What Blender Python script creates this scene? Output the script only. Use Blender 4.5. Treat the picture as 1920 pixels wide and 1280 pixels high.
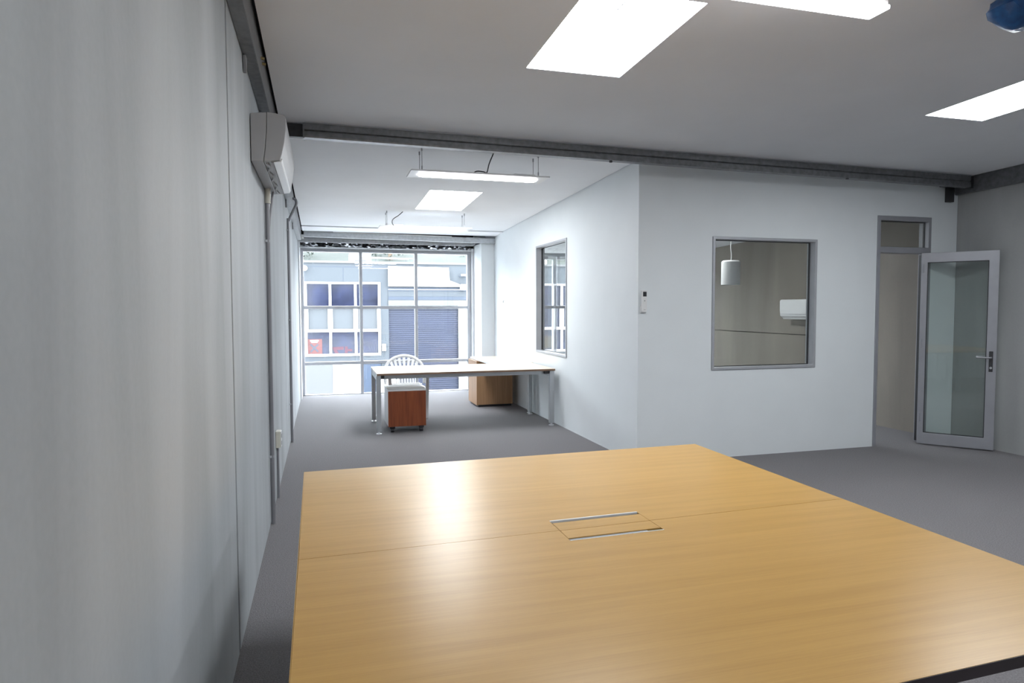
import bpy, bmesh, math, random
from mathutils import Vector, Matrix

random.seed(7)
for _o in list(bpy.data.objects):
    bpy.data.objects.remove(_o)
SC = bpy.context.scene
COL = SC.collection

# ------------------------------------------------------------------ camera
cam_d = bpy.data.cameras.new('camera')
cam = bpy.data.objects.new('camera', cam_d)
COL.objects.link(cam)
cam_d.sensor_width = 36.0
cam_d.lens = 1245.245 / 1920 * 36.0
cam_d.clip_start = 0.02
cam_d.clip_end = 400
YAW, PITCH, ROLL = 0.2777, -0.0499, -0.0023
_f = Vector((math.sin(YAW) * math.cos(PITCH), math.cos(YAW) * math.cos(PITCH), math.sin(PITCH)))
_r = Vector((math.cos(YAW), -math.sin(YAW), 0))
_u = _r.cross(_f)
_r2 = _r * math.cos(ROLL) + _u * math.sin(ROLL)
_u2 = -_r * math.sin(ROLL) + _u * math.cos(ROLL)
_m = Matrix((_r2, _u2, -_f)).transposed().to_4x4()
_m.translation = Vector((0.3652, 0.0, 1.48))
cam.matrix_world = _m
SC.camera = cam

# ------------------------------------------------------------------ light + exposure
world = bpy.data.worlds.new('overcast_sky')
SC.world = world
world.use_nodes = True
_bg = world.node_tree.nodes['Background']
_bg.inputs[0].default_value = (0.87, 0.93, 1.0, 1)
_bg.inputs[1].default_value = 16.5
SKYLIGHT_E = 26.0      # radiance of the daylit skylight diffusers
LAMP_E = 18.0          # radiance of the lamp diffusers
SC.view_settings.view_transform = 'Standard'
SC.view_settings.look = 'None'
SC.view_settings.gamma = 1.0
SC.view_settings.use_curve_mapping = False
SC.view_settings.exposure = 0.0
SC.cycles.max_bounces = 12
SC.cycles.diffuse_bounces = 7
SC.cycles.transparent_max_bounces = 16
SC.cycles.sample_clamp_indirect = 8.0

# ------------------------------------------------------------------ room numbers (metres)
H0, HS = 2.859, -0.0263
XC, YW, XR, YE, YF = 3.228, 5.703, 7.059, 10.523, 11.808
YB = -3.0
def ceil_z(y):
    return H0 + HS * (y - YW)

# ------------------------------------------------------------------ materials
MATS = {}
def _nodes(name):
    m = bpy.data.materials.new(name)
    m.use_nodes = True
    nt = m.node_tree
    p = nt.nodes['Principled BSDF']
    return m, nt, p
def mat(name, col, rough=0.5, metal=0.0, var=0.0, scale=(8, 8, 8), detail=4, bump=0.0, bscale=None, spec=0.5, coat=0.0):
    """principled material with a procedural noise variation of the base colour and fine relief"""
    if name in MATS:
        return MATS[name]
    m, nt, p = _nodes(name)
    p.inputs['Roughness'].default_value = rough
    p.inputs['Metallic'].default_value = metal
    p.inputs['Specular IOR Level'].default_value = spec
    p.inputs['Coat Weight'].default_value = coat
    p.inputs['Coat Roughness'].default_value = 0.25
    N, L = nt.nodes.new, nt.links.new
    tc = N('ShaderNodeTexCoord')
    mp = N('ShaderNodeMapping')
    mp.inputs['Scale'].default_value = scale
    L(tc.outputs['Object'], mp.inputs['Vector'])
    nz = N('ShaderNodeTexNoise')
    nz.inputs['Scale'].default_value = 1.0
    nz.inputs['Detail'].default_value = detail
    L(mp.outputs[0], nz.inputs['Vector'])
    rp = N('ShaderNodeValToRGB')
    rp.color_ramp.elements[0].position = 0.3
    rp.color_ramp.elements[1].position = 0.7
    a = [max(0, c * (1 - var)) for c in col]
    b = [min(1, c * (1 + var)) for c in col]
    rp.color_ramp.elements[0].color = (*a, 1)
    rp.color_ramp.elements[1].color = (*b, 1)
    L(nz.outputs['Fac'], rp.inputs['Fac'])
    L(rp.outputs['Color'], p.inputs['Base Color'])
    if bump > 0:
        n2 = N('ShaderNodeTexNoise')
        mp2 = N('ShaderNodeMapping')
        mp2.inputs['Scale'].default_value = bscale or scale
        L(tc.outputs['Object'], mp2.inputs['Vector'])
        L(mp2.outputs[0], n2.inputs['Vector'])
        n2.inputs['Scale'].default_value = 1.0
        n2.inputs['Detail'].default_value = 3
        bp = N('ShaderNodeBump')
        bp.inputs['Strength'].default_value = bump
        bp.inputs['Distance'].default_value = 0.01
        L(n2.outputs['Fac'], bp.inputs['Height'])
        L(bp.outputs['Normal'], p.inputs['Normal'])
    MATS[name] = m
    return m
def emit(name, col, strength):
    m, nt, p = _nodes(name)
    p.inputs['Base Color'].default_value = (0.8, 0.8, 0.8, 1)
    p.inputs['Emission Color'].default_value = (*col, 1)
    p.inputs['Emission Strength'].default_value = strength
    MATS[name] = m
    return m
def glass(name, tint, refl=1.0, rough=0.0):
    m = bpy.data.materials.new(name)
    m.use_nodes = True
    nt = m.node_tree
    for n in list(nt.nodes):
        nt.nodes.remove(n)
    N, L = nt.nodes.new, nt.links.new
    out = N('ShaderNodeOutputMaterial')
    tr = N('ShaderNodeBsdfTransparent'); tr.inputs[0].default_value = (*tint, 1)
    gl = N('ShaderNodeBsdfGlossy'); gl.inputs[0].default_value = (1, 1, 1, 1)
    gl.inputs['Roughness'].default_value = rough
    lw = N('ShaderNodeLayerWeight'); lw.inputs[0].default_value = 0.5
    pw = N('ShaderNodeMath'); pw.operation = 'POWER'; pw.inputs[1].default_value = 5.0
    L(lw.outputs['Facing'], pw.inputs[0])
    mul = N('ShaderNodeMath'); mul.operation = 'MULTIPLY_ADD'
    L(pw.outputs[0], mul.inputs[0]); mul.inputs[1].default_value = 0.96 * refl; mul.inputs[2].default_value = 0.04 * refl
    mx = N('ShaderNodeMixShader')
    L(mul.outputs[0], mx.inputs[0]); L(tr.outputs[0], mx.inputs[1]); L(gl.outputs[0], mx.inputs[2])
    L(mx.outputs[0], out.inputs[0])
    MATS[name] = m
    return m
def concrete(name, c0, c1, c2):
    """cast concrete: broad clouds, vertical run marks and fine pitting"""
    m, nt, p = _nodes(name)
    N, L = nt.nodes.new, nt.links.new
    p.inputs['Roughness'].default_value = 0.62
    p.inputs['Specular IOR Level'].default_value = 0.3
    tc = N('ShaderNodeTexCoord')
    def noise(scale, detail, dist=0.0):
        mp = N('ShaderNodeMapping'); mp.inputs['Scale'].default_value = scale
        L(tc.outputs['Object'], mp.inputs['Vector'])
        n = N('ShaderNodeTexNoise'); n.inputs['Scale'].default_value = 1.0
        n.inputs['Detail'].default_value = detail; n.inputs['Distortion'].default_value = dist
        L(mp.outputs[0], n.inputs['Vector'])
        return n.outputs['Fac']
    streak = noise((2.6, 2.6, 0.32), 6, 0.6)
    cloud = noise((0.9, 0.9, 0.8), 6)
    fine = noise((60, 60, 60), 3)
    def math_(op, a, b):
        n = N('ShaderNodeMath'); n.operation = op
        for i, v in enumerate((a, b)):
            if isinstance(v, (int, float)): n.inputs[i].default_value = v
            else: L(v, n.inputs[i])
        return n.outputs[0]
    s = math_('ADD', math_('MULTIPLY', streak, 0.55), math_('ADD', math_('MULTIPLY', cloud, 0.37), math_('MULTIPLY', fine, 0.08)))
    rp = N('ShaderNodeValToRGB')
    e = rp.color_ramp.elements
    e[0].position, e[0].color = 0.36, (*c0, 1)
    e[1].position, e[1].color = 0.66, (*c2, 1)
    k = e.new(0.5); k.color = (*c1, 1)
    L(s, rp.inputs['Fac'])
    L(rp.outputs['Color'], p.inputs['Base Color'])
    bp = N('ShaderNodeBump'); bp.inputs['Strength'].default_value = 0.06; bp.inputs['Distance'].default_value = 0.003
    L(fine, bp.inputs['Height']); L(bp.outputs['Normal'], p.inputs['Normal'])
    MATS[name] = m
    return m
def wood(name, c0, c1, axis='x', rough=0.3, coat=0.0, spec=0.5):
    m, nt, p = _nodes(name)
    N, L = nt.nodes.new, nt.links.new
    p.inputs['Roughness'].default_value = rough
    p.inputs['Specular IOR Level'].default_value = spec
    p.inputs['Coat Weight'].default_value = coat
    p.inputs['Coat Roughness'].default_value = 0.2
    tc = N('ShaderNodeTexCoord')
    sc1 = {'x': (1.3, 26, 26), 'z': (26, 26, 1.3)}[axis]
    sc2 = {'x': (5, 240, 240), 'z': (240, 240, 5)}[axis]
    outs = []
    for s_, d_ in ((sc1, 5), (sc2, 2)):
        mp = N('ShaderNodeMapping'); mp.inputs['Scale'].default_value = s_
        L(tc.outputs['Object'], mp.inputs['Vector'])
        n = N('ShaderNodeTexNoise'); n.inputs['Scale'].default_value = 1; n.inputs['Detail'].default_value = d_
        n.inputs['Distortion'].default_value = 0.3
        L(mp.outputs[0], n.inputs['Vector']); outs.append(n.outputs['Fac'])
    mx = N('ShaderNodeMath'); mx.operation = 'MULTIPLY_ADD'
    L(outs[1], mx.inputs[0]); mx.inputs[1].default_value = 0.35
    m2 = N('ShaderNodeMath'); m2.operation = 'MULTIPLY'; L(outs[0], m2.inputs[0]); m2.inputs[1].default_value = 0.65
    L(m2.outputs[0], mx.inputs[2])
    rp = N('ShaderNodeValToRGB')
    rp.color_ramp.elements[0].position = 0.36; rp.color_ramp.elements[0].color = (*c0, 1)
    rp.color_ramp.elements[1].position = 0.62; rp.color_ramp.elements[1].color = (*c1, 1)
    L(mx.outputs[0], rp.inputs['Fac']); L(rp.outputs['Color'], p.inputs['Base Color'])
    MATS[name] = m
    return m

concrete('concrete', (0.335, 0.355, 0.37), (0.415, 0.44, 0.458), (0.505, 0.53, 0.55))
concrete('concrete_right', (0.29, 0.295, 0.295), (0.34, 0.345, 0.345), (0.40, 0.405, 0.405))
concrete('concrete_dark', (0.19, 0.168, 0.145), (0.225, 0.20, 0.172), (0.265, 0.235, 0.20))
mat('paint_white', (0.755, 0.79, 0.81), 0.6, var=0.015, scale=(3, 3, 3), bump=0.05, bscale=(90, 90, 90))
mat('paint_ceiling', (0.775, 0.785, 0.81), 0.8, var=0.02, scale=(2, 2, 2), bump=0.04, bscale=(90, 90, 90))
mat('carpet', (0.205, 0.197, 0.205), 0.95, var=0.22, scale=(140, 140, 140), detail=3, bump=0.6, bscale=(160, 160, 160), spec=0.1)
mat('galvanised', (0.2, 0.205, 0.215), 0.42, 0.6, var=0.18, scale=(25, 25, 25), bump=0.05)
mat('sealant', (0.10, 0.10, 0.105), 0.8, var=0.1)
mat('galvanised_lit', (0.50, 0.52, 0.54), 0.45, 0.4, var=0.12, scale=(25, 25, 25))  # paler copy of galvanised, with light from the big window put in
mat('aluminium_door', (0.34, 0.345, 0.375), 0.45, 0.35, var=0.04)
mat('brush_grey', (0.24, 0.24, 0.255), 0.8, var=0.1)
mat('steel_dark', (0.06, 0.06, 0.065), 0.5, 0.6, var=0.2)
mat('cavity', (0.02, 0.02, 0.022), 0.9, var=0.2)  # near-black colour that stands for shade inside gaps and voids
mat('foil', (0.26, 0.27, 0.29), 0.3, 0.9, var=0.3, scale=(20, 20, 20), bump=0.8, bscale=(40, 40, 40))
mat('aluminium', (0.45, 0.46, 0.49), 0.45, 0.35, var=0.04)
mat('aluminium_white', (0.72, 0.73, 0.76), 0.45, 0.0, var=0.02)
mat('plastic_white_shaded', (0.36, 0.36, 0.37), 0.45, var=0.01)  # white air conditioner plastic with its backlit shade put into the colour
mat('plastic_white', (0.78, 0.78, 0.78), 0.35, var=0.01)
mat('plastic_cream', (0.66, 0.64, 0.56), 0.45, var=0.03)
mat('plastic_grey', (0.34, 0.34, 0.36), 0.45, var=0.05)
mat('plastic_black', (0.02, 0.02, 0.025), 0.4, var=0.05)
mat('pipe_grey', (0.26, 0.26, 0.28), 0.4, 0.3, var=0.05)
mat('silver_paint', (0.46, 0.48, 0.50), 0.4, 0.4, var=0.03)
mat('brass', (0.65, 0.50, 0.22), 0.3, 0.9, var=0.05)
mat('laminate', (0.72, 0.62, 0.50), 0.28, var=0.05, scale=(2, 30, 30), spec=0.6)
mat('edge_brown', (0.23, 0.14, 0.09), 0.5, var=0.1)
mat('edge_backlit', (0.018, 0.012, 0.014), 0.45, var=0.1)  # shade of the table edge facing away from the window, as colour
wood('veneer_beech', (0.475, 0.275, 0.076), (0.545, 0.325, 0.096), 'x', 0.30, 0.0, 0.42)
wood('veneer_cherry', (0.17, 0.035, 0.010), (0.30, 0.075, 0.022), 'z', 0.35)
wood('veneer_birch', (0.30, 0.165, 0.08), (0.40, 0.23, 0.12), 'z', 0.4)
emit('skylight_glow', (0.93, 0.972, 1.0), SKYLIGHT_E)
emit('lamp_glow', (1.0, 0.97, 0.98), LAMP_E)
glass('glass_clear', (0.97, 0.985, 0.98), 0.6)
glass('glass_office', (0.80, 0.805, 0.79), 0.8)
glass('glass_door', (0.92, 0.95, 0.94), 1.0)
mat('plastic_blue', (0.012, 0.085, 0.26), 0.3, var=0.3, scale=(30, 30, 30))
mat('asphalt', (0.36, 0.36, 0.36), 0.9, var=0.15, scale=(3, 3, 3))
mat('ext_blue', (0.036, 0.043, 0.052), 0.7, var=0.03)
mat('ext_band', (0.026, 0.035, 0.053), 0.7, var=0.05)
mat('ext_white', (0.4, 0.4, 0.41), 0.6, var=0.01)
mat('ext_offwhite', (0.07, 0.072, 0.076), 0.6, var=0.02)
mat('ext_roller', (0.0066, 0.011, 0.031), 0.55, var=0.12, scale=(0.8, 1, 2.5))
mat('ext_spandrel', (0.039, 0.045, 0.053), 0.5, var=0.05)
mat('ext_glass', (0.0105, 0.0132, 0.031), 0.12, var=0.5, scale=(1.3, 1, 1.6), spec=0.3)
mat('ext_doorblue', (0.018, 0.034, 0.066), 0.4, var=0.1)
mat('sign_red', (0.075, 0.022, 0.022), 0.6, var=0.05)
mat('sign_dark', (0.025, 0.03, 0.045), 0.6, var=0.05)
mat('print_red', (0.045, 0.011, 0.022), 0.6, var=0.05)
mat('leaf_pale', (0.04, 0.048, 0.04), 0.8, var=0.3, scale=(0.6, 0.6, 0.6))
mat('bark', (0.14, 0.10, 0.07), 0.9, var=0.2)
mat('hill_soil', (0.03, 0.036, 0.032), 0.95, var=0.3, scale=(0.3, 0.3, 0.3))
mat('tan_card', (0.035, 0.03, 0.024), 0.7, var=0.05)

# ------------------------------------------------------------------ mesh helpers
def bx(bm, x0, x1, y0, y1, z0, z1):
    v = [bm.verts.new((x, y, z)) for z in (z0, z1) for y in (y0, y1) for x in (x0, x1)]
    for f in ((0, 2, 3, 1), (4, 5, 7, 6), (0, 1, 5, 4), (2, 6, 7, 3), (0, 4, 6, 2), (1, 3, 7, 5)):
        bm.faces.new([v[i] for i in f])
def hexa(bm, b4, t4):
    """eight-corner solid: four bottom points counter-clockwise, four top points"""
    v = [bm.verts.new(p) for p in list(b4) + list(t4)]
    bm.faces.new([v[3], v[2], v[1], v[0]]); bm.faces.new(v[4:])
    for i in range(4):
        j = (i + 1) % 4
        bm.faces.new([v[i], v[j], v[4 + j], v[4 + i]])
def prism(bm, poly, axis, a, b):
    def P(p, t):
        return {'x': (t, p[0], p[1]), 'y': (p[0], t, p[1]), 'z': (p[0], p[1], t)}[axis]
    A = [bm.verts.new(P(p, a)) for p in poly]
    B = [bm.verts.new(P(p, b)) for p in poly]
    n = len(poly)
    bm.faces.new(A); bm.faces.new(B[::-1])
    for i in range(n):
        j = (i + 1) % n
        bm.faces.new([A[i], B[i], B[j], A[j]])
def tube(bm, pts, r, seg=10, cap=True):
    pts = [Vector(p) for p in pts]
    rs = r if isinstance(r, (list, tuple)) else [r] * len(pts)
    rings = []
    ref = None
    for i, p in enumerate(pts):
        d = (pts[min(i + 1, len(pts) - 1)] - pts[max(i - 1, 0)]).normalized()
        if ref is None:
            ref = Vector((1, 0, 0)) if abs(d.x) < 0.9 else Vector((0, 1, 0))
        a = (ref - d * ref.dot(d)).normalized(); ref = a
        b = d.cross(a)
        rings.append([bm.verts.new(p + (a * math.cos(t) + b * math.sin(t)) * rs[i]) for t in [2 * math.pi * k / seg for k in range(seg)]])
    for i in range(len(rings) - 1):
        for k in range(seg):
            j = (k + 1) % seg
            bm.faces.new([rings[i][k], rings[i][j], rings[i + 1][j], rings[i + 1][k]])
    if cap:
        bm.faces.new(rings[0][::-1]); bm.faces.new(rings[-1])
def smooth_path(pts, n=6):
    pts = [Vector(p) for p in pts]
    out = []
    P = [pts[0]] + pts + [pts[-1]]
    for i in range(1, len(P) - 2):
        for k in range(n):
            t = k / n
            p0, p1, p2, p3 = P[i - 1], P[i], P[i + 1], P[i + 2]
            out.append(0.5 * ((2 * p1) + (p2 - p0) * t + (2 * p0 - 5 * p1 + 4 * p2 - p3) * t * t + (3 * p1 - p0 - 3 * p2 + p3) * t ** 3))
    out.append(pts[-1])
    return out
OFF = {}
def obj(name, bm, m, parent=None, bev=0.0, smooth=False, label=None, kind=None):
    """link a bmesh as one mesh object; world coordinates unless the parent is a thing placed elsewhere"""
    if isinstance(bm, tuple):
        b = bmesh.new(); bx(b, *bm); bm = b
    bmesh.ops.recalc_face_normals(bm, faces=bm.faces[:])
    off = OFF.get(parent.name) if parent is not None else None
    if off is not None:
        bmesh.ops.translate(bm, verts=bm.verts[:], vec=-off)
    me = bpy.data.meshes.new(name)
    bm.to_mesh(me); bm.free()
    o = bpy.data.objects.new(name, me)
    COL.objects.link(o)
    me.materials.append(MATS[m])
    if parent is not None:
        o.parent = parent
        if off is not None: OFF[o.name] = off
    if smooth:
        for p in me.polygons: p.use_smooth = True
        md = o.modifiers.new('split', 'EDGE_SPLIT'); md.split_angle = math.radians(40)
    if bev > 0:
        md = o.modifiers.new('bevel', 'BEVEL'); md.width = bev; md.segments = 2; md.limit_method = 'ANGLE'
    if label: o['label'] = label
    if kind: o['kind'] = kind
    return o
def tag(o, label, cat, group=None):
    o['label'] = label; o['category'] = cat
    if group: o['group'] = group
    return o
def thing(name, label, cat, loc=(0, 0, 0), group=None, rotz=0.0, local=False):
    o = bpy.data.objects.new(name, None)
    COL.objects.link(o)
    o.empty_display_size = 0.1
    o.location = loc; o.rotation_euler = (0, 0, rotz)
    OFF[o.name] = None if local else Vector(loc)
    return tag(o, label, cat, group)
def struct(name, bm, m, bev=0.0):
    o = obj(name, bm, m, None, bev)
    o['kind'] = 'structure'
    return o
def struct_root(name, loc=(0, 0, 0)):
    o = bpy.data.objects.new(name, None)
    COL.objects.link(o); o.location = loc; o.empty_display_size = 0.1
    OFF[o.name] = Vector(loc); o['kind'] = 'structure'
    return o
def copy_tree(o, parent=None):
    c = o.copy(); COL.objects.link(c)
    if parent is not None: c.parent = parent
    for ch in list(o.children): copy_tree(ch, c)
    return c
def holes(bm, axis, pos, a0, a1, b0, b1, hs, zfun=None):
    """slab between pos[0] and pos[1] along axis covering (a,b) rectangle except the rectangular holes"""
    A = sorted({a0, a1, *[v for h in hs for v in h[:2] if a0 < v < a1]})
    B = sorted({b0, b1, *[v for h in hs for v in h[2:] if b0 < v < b1]})
    cell = {}
    for i in range(len(A) - 1):
        for j in range(len(B) - 1):
            ca, cb = (A[i] + A[i + 1]) / 2, (B[j] + B[j + 1]) / 2
            cell[i, j] = not any(h[0] < ca < h[1] and h[2] < cb < h[3] for h in hs)
    V = {}
    def vert(i, j, k):
        if (i, j, k) not in V:
            a, b = A[i], B[j]; t = pos[k]
            if axis == 'x': p = (t, a, b)
            elif axis == 'y': p = (a, t, b)
            else: p = (a, b, t + (zfun(b) if zfun else 0))
            V[i, j, k] = bm.verts.new(p)
        return V[i, j, k]
    for (i, j), on in cell.items():
        if not on: continue
        for k in (0, 1):
            bm.faces.new([vert(i, j, k), vert(i + 1, j, k), vert(i + 1, j + 1, k), vert(i, j + 1, k)])
        for (di, dj, e) in ((-1, 0, ((0, 0), (0, 1))), (1, 0, ((1, 0), (1, 1))), (0, -1, ((0, 0), (1, 0))), (0, 1, ((0, 1), (1, 1)))):
            if not cell.get((i + di, j + dj), False):
                p, q = e
                bm.faces.new([vert(i + p[0], j + p[1], 0), vert(i + q[0], j + q[1], 0), vert(i + q[0], j + q[1], 1), vert(i + p[0], j + p[1], 1)])

# =================================================================== THE SETTING
struct('floor', (-0.02, XR + 0.02, YB, YF + 0.06, -0.12, 0.0), 'carpet')

# left wall: precast panels with recessed joints over a backing
wl = struct('wall_left', (-0.22, -0.06, YB, YF + 0.05, -0.1, 3.05), 'cavity')
for y in (-1.10, 3.02, 7.10):
    obj('joint_sealant', (-0.058, -0.004, y - 0.0175, y + 0.0175, -0.1, 3.05), 'sealant', wl)
for y0, y1 in ((YB, -1.118), (-1.082, 3.002), (3.038, 7.082), (7.118, YF + 0.05)):
    obj('panel', (-0.058, 0.0, y0, y1, -0.1, 3.05), 'concrete', wl, bev=0.004)
wb = struct('wall_back', (-0.2, XR + 0.2, YB - 0.12, YB, -0.1, 3.2), 'paint_white')
wr = struct('wall_right', (XR + 0.055, XR + 0.22, YB, YF + 0.05, -0.1, 3.1), 'cavity')
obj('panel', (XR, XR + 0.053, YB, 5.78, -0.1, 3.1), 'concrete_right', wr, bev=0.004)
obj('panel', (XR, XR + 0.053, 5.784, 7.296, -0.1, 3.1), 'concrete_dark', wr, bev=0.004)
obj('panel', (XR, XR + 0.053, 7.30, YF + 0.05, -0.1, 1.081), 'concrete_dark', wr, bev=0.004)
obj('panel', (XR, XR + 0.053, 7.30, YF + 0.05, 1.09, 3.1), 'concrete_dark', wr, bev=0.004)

# partition facing the camera: office window and door openings
WX0, WX1, WZ0, WZ1 = 4.017, 5.231, 0.868, 2.174
DX0, DX1, DZ1 = 5.983, 6.695, 2.446
b = bmesh.new()
holes(b, 'y', (YW, YW + 0.10), XC, XR - 0.003, 0.0, 2.95, [(WX0, WX1, WZ0, WZ1), (DX0, DX1, -0.01, DZ1)])
struct('wall_partition_front', b, 'paint_white')
SWY0, SWY1, SWZ0, SWZ1 = 7.60, 8.80, 0.875, 2.335
b = bmesh.new()
holes(b, 'x', (XC, XC + 0.10), YW + 0.10, YF, 0.0, 2.95, [(SWY0, SWY1, SWZ0, SWZ1)])
struct('wall_partition_side', b, 'paint_white')
# pillar beside the big window, wall above and around the windows
struct('wall_pillar', (3.0, XC - 0.001, 11.15, YF, 0.0, 2.60), 'paint_white', bev=0.003)
b = bmesh.new()
AX0, AX1, AZ0, AZ1 = 3.60, 6.47, 0.0, 2.44
holes(b, 'y', (YF + 0.0, YF + 0.14), -0.2, XR + 0.2, -0.3, 3.1, [(0.0, 2.96, -0.01, 2.55), (AX0, AX1, AZ0 + 0.01, AZ1)])
struct('wall_far', b, 'paint_white')

# ceiling (falls gently towards the big window) with skylight openings
SKY = [(1.555, 2.16, 2.87, 3.85), (1.555, 2.16, 7.52, 8.77), (4.70, 5.25, 2.87, 3.98), (1.555, 2.16, -1.75, -0.75), (4.70, 5.25, -1.75, -0.75)]  # last two are unseen, assumed behind the camera for light from there
XCL = 0.082
OSKY = (4.70, 5.25, 7.52, 8.77)  # unseen office skylight, added to brighten the pendant lamp
b = bmesh.new()
holes(b, 'z', (0.0, 0.03), XCL, XR - 0.082, YB, YW - 0.006, [s for s in SKY if s[2] < YW], ceil_z)
cl = struct('ceiling', b, 'paint_ceiling')
b = bmesh.new()
holes(b, 'z', (0.0, 0.03), XCL, XC - 0.008, YW - 0.006, YE - 0.008, [SKY[1]], ceil_z)
obj('board', b, 'paint_ceiling', cl)
b = bmesh.new()
holes(b, 'z', (-0.014, 0.03), XCL, XC - 0.008, YE + 0.008, 11.03, [], ceil_z)
obj('board', b, 'paint_ceiling', cl)
b = bmesh.new()
holes(b, 'z', (-0.2, -0.17), XC + 0.105, XR - 0.005, YW + 0.105, YF, [OSKY], ceil_z)
obj('board', b, 'paint_ceiling', cl)
b = bmesh.new()
holes(b, 'z', (0.16, 0.22), -0.2, XR + 0.2, YB - 0.1, YF + 0.3, [], ceil_z)
struct('light_block_deck', b, 'cavity')  # unseen solid deck over the ceiling, added to block sky light

# -------------------------------------------------------------- big window at the far end (window_1)
w1 = struct_root('window_1', (1.48, YF, 0.0))
b = bmesh.new()
holes(b, 'y', (YF - 0.03, YF + 0.07), 0.003, 2.955, 0.0, 2.548, [(0.066, 2.888, 0.012, 2.445)])
obj('frame', b, 'aluminium', w1, bev=0.004)
COLS = [0.066, 1.013, 1.966, 2.888]
ROWS = [0.012, 0.545, 1.50, 2.445]
for x in (1.013, 1.966):
    obj('mullion', (x - 0.026, x + 0.026, YF - 0.028, YF + 0.06, 0.012, 2.445), 'aluminium', w1, bev=0.003)
for z in (0.545, 1.50):
    for i in range(3):
        obj('transom', (COLS[i] + (0.026 if i else 0), COLS[i + 1] - (0.026 if i < 2 else 0), YF - 0.024, YF + 0.05, z - 0.026, z + 0.026), 'aluminium', w1, bev=0.003)
for i in range(3):
    for j in range(3):
        obj('pane', (COLS[i] + 0.02, COLS[i + 1] - 0.02, YF + 0.012, YF + 0.018, ROWS[j] + 0.02, ROWS[j + 1] - 0.02), 'glass_clear', w1)
# jamb strip on the left
struct('trim_1', (0.001, 0.022, 11.30, YF - 0.035, 0.0, 2.58), 'aluminium_white')
struct('trim_2', (2.957, 2.999, YF - 0.10, YF - 0.005, 0.0, 2.55), 'aluminium_white')

# -------------------------------------------------------------- office windows
def simple_window(name, axis, pos, a0, a1, z0, z1, fr, g, n_mull=()):
    if axis == 'y':
        root = struct_root(name, ((a0 + a1) / 2, pos[0], z0))
    else:
        root = struct_root(name, (pos[0], (a0 + a1) / 2, z0))
    e = 0.002
    b = bmesh.new()
    holes(b, axis, (pos[0] - 0.012, pos[1] + 0.012), a0 + e, a1 - e, z0 + e, z1 - e, [(a0 + fr, a1 - fr, z0 + fr, z1 - fr)])
    obj('frame', b, 'aluminium', root, bev=0.003)
    mid = pos[0] + 0.75 * (pos[1] - pos[0])
    def box(aa, ab, p0, p1, za, zb):
        return (aa, ab, p0, p1, za, zb) if axis == 'y' else (p0, p1, aa, ab, za, zb)
    obj('gasket', box_ring(axis, mid, a0 + fr, a1 - fr, z0 + fr, z1 - fr, 0.006), 'plastic_black', root)
    obj('pane', box(a0 + fr - 0.004, a1 - fr + 0.004, mid - 0.003, mid + 0.003, z0 + fr - 0.004, z1 - fr + 0.004), g, root)
    return root
def box_ring(axis, mid, a0, a1, z0, z1, w):
    b = bmesh.new()
    holes(b, axis, (mid - 0.01, mid + 0.01), a0, a1, z0, z1, [(a0 + w, a1 - w, z0 + w, z1 - w)])
    return b
simple_window('window_2', 'x', (XC, XC + 0.10), SWY0, SWY1, SWZ0, SWZ1, 0.028, 'glass_office')
simple_window('window_3', 'y', (YW, YW + 0.10), WX0, WX1, WZ0, WZ1, 0.028, 'glass_office')
# far window of the office behind the partition
w4 = struct_root('window_4', ((AX0 + AX1) / 2, YF, 0))
b = bmesh.new()
holes(b, 'y', (YF - 0.03, YF + 0.07), AX0 + 0.002, AX1 - 0.002, AZ0 + 0.012, AZ1 - 0.002, [(AX0 + 0.05, AX1 - 0.05, 0.06, AZ1 - 0.05)])
obj('frame', b, 'aluminium', w4, bev=0.003)
AC_ = [AX0 + 0.05, 4.562, 5.52, AX1 - 0.05]
for x in (4.562, 5.52):
    obj('mullion', (x - 0.034, x + 0.034, YF - 0.028, YF + 0.06, 0.06, AZ1 - 0.05), 'aluminium', w4, bev=0.003)
for z in (0.545, 1.50):
    for i in range(3):
        obj('transom', (AC_[i] + (0.034 if i else 0), AC_[i + 1] - (0.034 if i < 2 else 0), YF - 0.024, YF + 0.05, z - 0.028, z + 0.028), 'aluminium', w4, bev=0.003)
for i in range(3):
    for z0, z1 in ((0.06, 0.53), (0.56, 1.48), (1.52, AZ1 - 0.05)):
        obj('pane', (AC_[i] + 0.025, AC_[i + 1] - 0.025, YF + 0.012, YF + 0.018, z0, z1), 'glass_clear', w4)

# -------------------------------------------------------------- door in the partition (door_1)
d1 = struct_root('door_1', ((DX0 + DX1) / 2, YW, 0))
FJ = 0.038
b = bmesh.new()
holes(b, 'y', (YW - 0.012, YW + 0.112), DX0 + 0.002, DX1 - 0.002, 0.0, DZ1 - 0.002,
      [(DX0 + FJ, DX1 - FJ, -0.01, 2.058), (DX0 + FJ, DX1 - FJ, 2.12, DZ1 - 0.05)])
obj('frame', b, 'aluminium_door', d1, bev=0.003)
obj('transom_pane', (DX0 + FJ - 0.004, DX1 - FJ + 0.004, YW + 0.045, YW + 0.051, 2.116, DZ1 - 0.046), 'glass_office', d1)
obj('gasket', box_ring('y', YW + 0.048, DX0 + FJ, DX1 - FJ, 2.12, DZ1 - 0.05, 0.006), 'plastic_black', d1)
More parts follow.
